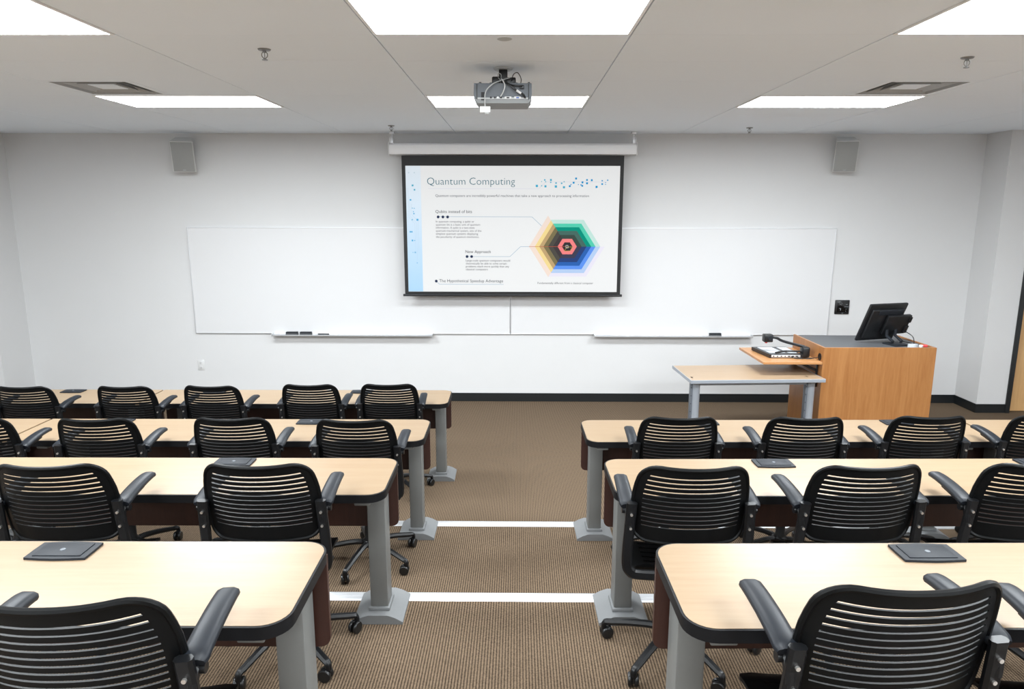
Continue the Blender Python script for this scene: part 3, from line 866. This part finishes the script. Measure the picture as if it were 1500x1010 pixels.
def make_chair():
    t = thing('swivel_chair', '', 'chair', (0, 0, 0), 0, 'black slatted swivel chairs')
    obj('backrest', backrest_mesh(), M['chair'], t, 40)
    obj('seat', seat_mesh(), M['chair'], t, 40)
    obj('support_frame', frame_mesh(), M['frame'], t, 40)
    for s in (-1, 1):
        a = obj('armrest', armpad_mesh(s), M['pad'], t, 50)
        obj('arm_bracket', armbracket_mesh(s), M['frame'], a, 40)
    for s in (-1, 1):
        for z_, y_ in ((.745, -.232), (.685, -.223)):
            b = B(); cyl(b, (s * .226, y_ + .004, z_), (s * .226, y_ - .004, z_), .0052, 10)
            obj('bolt', b, M['chrome'], t, 40)
    b = B(); box(b, (0, -.02, .425), (.20, .20, .04), .012); box(b, (0, -.145, .440), (.12, .09, .05), .010)
    box(b, (.14, .02, .425), (.12, .02, .012), .004)
    obj('tilt_mechanism', b, M['frame'], t)
    b = B(); lathe(b, [(.036, .10), (.036, .135), (.027, .15), (.027, .30), (.016, .305), (.016, .41)], 18); obj('gas_column', b, M['frame'], t)
    base = bpy.data.objects.new('base', None)
    b = B(); lathe(b, [(.03, .095), (.045, .10), (.045, .128), (.036, .136)], 20); hub = obj('hub', b, M['frame'], t)
    return t, hub
PROTO, HUB = make_chair()
SPOKE = obj('leg', spoke_mesh(), M['frame'], PROTO, 40)
CASTER = [obj('caster', caster_mesh(a), M['caster'], SPOKE, 40) for a in (.6,)]
# five legs of the base
for k in range(1, 5):
    c = dup(SPOKE, PROTO); c.rotation_euler.z = 2 * PI * k / 5

F_PX, CZ = 1027.97, 2.2453
PITCH_A, YAW_A, ROLL_A = -0.1925, -0.0087, 0.0017
def cam_axes():
    Fw = Vector((math.sin(YAW_A) * math.cos(PITCH_A), math.cos(YAW_A) * math.cos(PITCH_A), math.sin(PITCH_A)))
    R0 = Vector((math.cos(YAW_A), -math.sin(YAW_A), 0)); U0 = R0.cross(Fw)
    c, s = math.cos(ROLL_A), math.sin(ROLL_A)
    return R0 * c + U0 * s, U0 * c - R0 * s, Fw

# world position of each chair: row, x and y of the chair's axis, turn, turn of the star base
CH = [
 # row, x, y, rz(deg), base(deg), label
 (0, -3.65, 5.22, 1, 20, 'black slatted chair at the far left table, cut by the left photo edge'),
 (0, -2.908, 5.24, 0, 54, 'black slatted chair at the farthest left table, second from the left edge'),
 (0, -2.273, 5.265, -1, 10, 'black slatted chair at the farthest left table, middle one of its five'),
 (0, -1.558, 5.315, 0, 33, 'black slatted chair at the farthest left table, second from the aisle'),
 (0, -0.974, 5.335, 1, 24, 'black slatted chair at the farthest left table, nearest the aisle'),
 (1, -2.96, 3.85, 2, 18, 'black slatted chair at the second farthest left table, cut by the photo edge'),
 (1, -2.292, 3.86, 2, 60, 'black slatted chair at the second farthest left table, second from the left'),
 (1, -1.56, 3.885, 1, 25, 'black slatted chair at the second farthest left table, second from the aisle'),
 (1, -0.877, 3.86, -1, 38, 'black slatted chair at the second farthest left table, at the aisle end'),
 (2, -1.758, 2.71, 2, 5, 'black slatted chair at the left edge, second nearest left table'),
 (2, -0.98, 2.725, 1, 30, 'black slatted chair at the second nearest left table, beside the grey leg'),
 (3, -0.926, 1.505, 3, 20, 'large black slatted chair cut off in the lower left corner'),
 (1, 0.885, 3.935, 0, 28, 'black slatted chair at the farthest right table, nearest the aisle'),
 (1, 1.579, 3.94, 0, 50, 'black slatted chair at the farthest right table, second from the aisle'),
 (1, 2.264, 3.97, 1, 10, 'black slatted chair at the farthest right table, before the right end of the lectern'),
 (1, 2.939, 3.99, 0, 34, 'black slatted chair at the farthest right table, cut by the photo edge'),
 (2, 0.658, 2.72, 0, 13, 'black slatted chair at the middle right table, nearest the aisle'),
 (2, 1.306, 2.74, 3, 40, 'black slatted chair in the middle of the middle right table'),
 (2, 1.972, 2.765, 0, 8, 'black slatted chair at the middle right table, cut by the right edge'),
 (3, 0.807, 1.587, 4, 50, 'largest black slatted chair, at the nearest right table'),
 (3, 1.42, 1.56, 0, 20, 'chair in the lower right corner, of which mostly an armrest shows'),
]
for i, (row, x, y, rz, bz, lab) in enumerate(CH):
    c = PROTO if i == 0 else dup(PROTO)
    c.location = (x, y, STEP * row); c.rotation_euler = (0, 0, math.radians(rz))
    c['label'] = lab
    k = 0
    for ch in c.children:
        if ch.name.split('.')[0] == 'leg':
            ch.rotation_euler = (0, 0, math.radians(bz - rz) + 2 * PI * k / 5); k += 1

# ------------------------------------------------------------------ lectern
LX, LY, LW, LD, LH = 2.785, 6.285, 1.03, .70, 1.0
t = thing('lectern', 'oak lectern cabinet with dark grey top and black monitor on it', 'lectern', (LX, LY, 0), math.radians(0.8))
th = .02
b = B(); box(b, (LW / 2, th / 2, LH / 2), (LW, th, LH), .0015); obj('front_panel', b, M['oak'], t, 0)
for s, nm in ((th / 2, 0), (LW - th / 2, 1)):
    b = B(); box(b, (s, LD / 2 + th / 2, LH / 2), (th, LD - th, LH), .0015); obj('side_panel', b, M['oak'], t, 0)
b = B(); box(b, (LW / 2, LD / 2 + th / 2, LH - .022), (LW - 2 * th, LD - th, .02)); obj('top', b, M['topgrey'], t, 0)
b = B(); box(b, (LW / 2, LD - th / 2 - .02, .47), (LW - 2 * th, th, .93)); obj('door_panel', b, M['oak'], t, 0)
b = B(); cyl(b, (-.004, .07, .900), (.002, .07, .900), .034, 24); obj('cable_grommet', b, M['blk'], t)
# fold-up side shelf on its bracket
SZ = .865
b = B(); box(b, (-.273, .345, SZ - .011), (.54, .69, .022), .002); obj('side_shelf', b, M['oak_edge'], t, 0)
for yy in (.10, .58):
    b = B(); box(b, (-.006, yy, SZ - .14), (.012, .028, .23), .001); sweep(b, [(-.008, yy, SZ - .1), (-.15, yy, SZ - .035), (-.26, yy, SZ - .026)], rect(.012, .005), (0, 1, 0)); box(b, (-.15, yy, SZ - .026), (.26, .024, .006))
    obj('shelf_bracket', b, M['blk'], t)
TLEC = t
def lec(x, y, z): return Matrix.Rotation(math.radians(.8), 4, 'Z') @ Vector((x, y, z)) + Vector((LX, LY, 0))

# monitor
t = thing('monitor', 'black monitor seen from behind, on the lectern top', 'monitor', lec(.675, .24, LH - .012), math.radians(17))
MR = Matrix.Translation((0, .05, .20)) @ Matrix.Rotation(math.radians(23), 4, 'X')
def mbox(b, c, s, bev=0): box(b, (0, 0, 0), (1e-3,) * 3) if False else join_box(b, c, s, bev)
def join_box(b, c, s, bev):
    q = bmesh.new(); box(q, c, s, bev); join(b, q, MR)
b = B(); join_box(b, (0, .012, 0), (.43, .026, .395), .008); join_box(b, (0, -.012, -.005), (.37, .03, .31), .014)
obj('housing', b, M['blk'], t)
b = B(); join_box(b, (0, .0262, .005), (.40, .003, .36), 0); obj('display', b, M['glassy'], t, 0)
b = B(); join_box(b, (.02, -.030, .125), (.27, .008, .05), .002); obj('rear_vent', b, M['lid'], t)
b = B(); join_box(b, (.12, -.045, .0), (.27, .035, .20), .006); join_box(b, (.245, -.05, .055), (.03, .045, .06), .004); join_box(b, (.24, -.05, -.05), (.045, .045, .08), .006); obj('mounting_bracket', b, M['blk'], t)
b = B()
for x_ in (.03, .13):
    q = [MR @ Vector((x_, -.045, -.03)), MR @ Vector((x_, -.085, -.10)), Vector((x_, -.07, .034)), Vector((x_, -.06, .020))]
    sweep(b, q, rect(.008, .014), (1, 0, 0))
box(b, (.08, -.06, .0065), (.17, .16, .012), .003)
obj('stand', b, M['lid'], t)
cable('cable', [MR @ Vector((.22, -.06, -.06)), (.22, -.10, .08), (.225, -.12, .012), (.25, -.05, .007), (.26, .06, .007)], .004, M['blk'], t)

# small things on the lectern top
b = B(); prism(b, [(.03 * math.cos(a * PI / 8) * (1.5 if True else 1), .03 * math.sin(a * PI / 8)) for a in range(16)], 0, .03, .008); o = obj('computer_mouse', b, M['icon'])
o.location = lec(.85, .075, LH - .0115); o['label'] = 'grey mouse on the lectern top, right of the monitor'; o['category'] = 'mouse'
b = B(); box(b, (0, 0, .0135), (.028, .03, .026), .005, Matrix.Rotation(.5, 4, 'Z')); o = obj('paper_wad', b, M['white_p']); o.location = lec(.917, .06, LH - .0115); tag(o, 'small white crumple beside the red item on the lectern top', 'paper')
b = B(); box(b, (0, 0, .012), (.055, .025, .024), .008, Matrix.Rotation(-.3, 4, 'Z')); o = obj('red_marker', b, M['red']); o.location = lec(.965, .09, LH - .0115); tag(o, 'small red item in the right corner of the lectern top', 'marker')

# document camera on the side shelf
t = thing('document_camera', 'black document camera with folded arm, on the lectern side shelf', 'document camera', lec(-.273, .30, SZ), math.radians(0))
b = B(); prism(b, [(-.15, -.13), (.16, -.13), (.13, .24), (-.20, .24)], .004, .036, .006); bs_ = obj('base', b, M['blk'], t)
b = B(); prism(b, [(-.13, -.06), (.02, -.06), (-.02, .20), (-.16, .20)], .0355, .040, 0); obj('light_pad', b, M['lightpad'], bs_, 0)
b = B(); prism(b, [(.05, -.06), (.13, -.06), (.12, .20), (.03, .20)], .0355, .040, 0); obj('light_pad', b, M['lightpad'], bs_, 0)
b = B(); box(b, (.0, -.1315, .02), (.27, .005, .022), .001); pp = obj('port_panel', b, M['silver'], bs_)
b = B()
for i, w in enumerate((.012, .010, .012, .010, .022, .022, .022)): box(b, (-.115 + .036 * i, -.1345, .02), (w, .002, .011))
obj('ports', b, M['dark'], pp)
b = B(); box(b, (.19, -.09, .055), (.07, .09, .10), .014); obj('arm_base', b, M['blk'], t)
b = B(); sweep(b, catmull([(.19, -.07, .10), (.12, -.05, .115), (.0, -.02, .145), (-.05, -.01, .17), (-.10, .0, .178)], 5), rect(.016, .012, .3), (0, 0, 1)); obj('arm', b, M['blk'], t)
b = B(); sweep(b, catmull([(.17, -.10, .06), (.08, -.10, .062), (.0, -.09, .06), (-.09, -.11, .048)], 5), rect(.010, .008, .3), (0, 0, 1)); obj('lamp_arm', b, M['blk'], t)
b = B(); box(b, (-.135, .0, .17), (.085, .075, .075), .010); hd = obj('camera_head', b, M['blk'], t)
b = B(); cyl(b, (-.12, -.036, .172), (-.12, -.044, .172), .022, 18); obj('focus_ring', b, M['lid'], hd)
b = B(); cyl(b, (-.15, -.01, .134), (-.15, -.01, .122), .012, 12); obj('lens', b, M['red'], hd)
cable('cable', [(.05, -.135, .02), (.07, -.16, .008), (.14, -.17, .006), (.20, -.16, .008), (.235, -.20, .018), (.262, -.230, .032)], .004, M['blk'], t)
cable('cable', [(.10, -.135, .02), (.13, -.15, .006), (.20, -.18, .006), (.255, -.230, .030)], .003, M['blk'], t)

# ------------------------------------------------------------------ side table by the lectern
t = thing('side_table', 'beech table with grey metal legs, left of the lectern', 'table', (1.55, 6.10, 0), math.radians(3.2))
W_, D_ = 1.215, .60
b = B(); prism(b, [(0, 0), (W_, 0), (W_, D_), (0, D_)], TH - .028, TH, .001); obj('tabletop', b, M['maple_desk'], t, 0)
b = B()
for (a, c, s1, s2) in ((W_ / 2, -.004, W_ + .016, .008), (W_ / 2, D_ + .004, W_ + .016, .008), (-.004, D_ / 2, .008, D_), (W_ + .004, D_ / 2, .008, D_)): box(b, (a, c, TH - .0145), (s1, s2, .031), .002)
obj('edge_band', b, M['grey_leg'], t, 0)
for x_ in (.075, W_ - .075):
    b = B(); tube(b, [(x_, .10, .045), (x_, .10, TH - .029)], .036, 18, (1, 0, 0)); lg = obj('leg', b, M['grey_leg'], t)
    b = B(); box(b, (x_ - .040, .11, .39), (.022, .05, .69), .003); rl = obj('slotted_rail', b, M['rail'], lg)
    b = B()
    for q in range(8): cyl(b, (x_ - .046, .0855, .12 + q * .075), (x_ - .046, .084, .12 + q * .075), .0045, 8)
    obj('holes', b, M['dark'], lg)
    b = B(); box(b, (x_, D_ / 2 - .02, .032), (.055, D_ - .08, .03), .008)
    for y_ in (.06, D_ - .10): box(b, (x_, y_, .009), (.05, .05, .018), .004)
    obj('foot', b, M['grey_leg'], lg)
    b = B(); box(b, (x_, D_ / 2 - .02, TH - .040), (.05, D_ - .14, .022), .003); obj('bracket', b, M['grey_leg'], lg)
b = B(); box(b, (W_ / 2, .1, TH - .05), (W_ - .2, .03, .04)); box(b, (W_ / 2, D_ - .1, TH - .05), (W_ - .2, .03, .04)); obj('rail', b, M['grey_leg'], t, 0)

# ------------------------------------------------------------------ world, camera, view
w = bpy.data.worlds.new('room_world'); SC.world = w; w.use_nodes = True
w.node_tree.nodes['Background'].inputs[0].default_value = (1, 1, 1, 1)
w.node_tree.nodes['Background'].inputs[1].default_value = 0.0

cam = bpy.data.cameras.new('camera'); co = bpy.data.objects.new('camera', cam); COL.objects.link(co)
Rr, Uu, Ff = cam_axes()
mw = Matrix((Rr, Uu, -Ff)).transposed().to_4x4(); mw.translation = Vector((0, 0, CZ))
co.matrix_world = mw
cam.sensor_fit = 'HORIZONTAL'; cam.sensor_width = 36; cam.lens = F_PX * 36 / 1500; cam.clip_start = .02
SC.camera = co
SC.view_settings.view_transform = 'Standard'; SC.view_settings.look = 'None'
SC.view_settings.exposure = 1.05; SC.view_settings.gamma = 1; SC.view_settings.use_curve_mapping = False
SC.cycles.max_bounces = 10; SC.cycles.diffuse_bounces = 7; SC.cycles.sample_clamp_indirect = 6
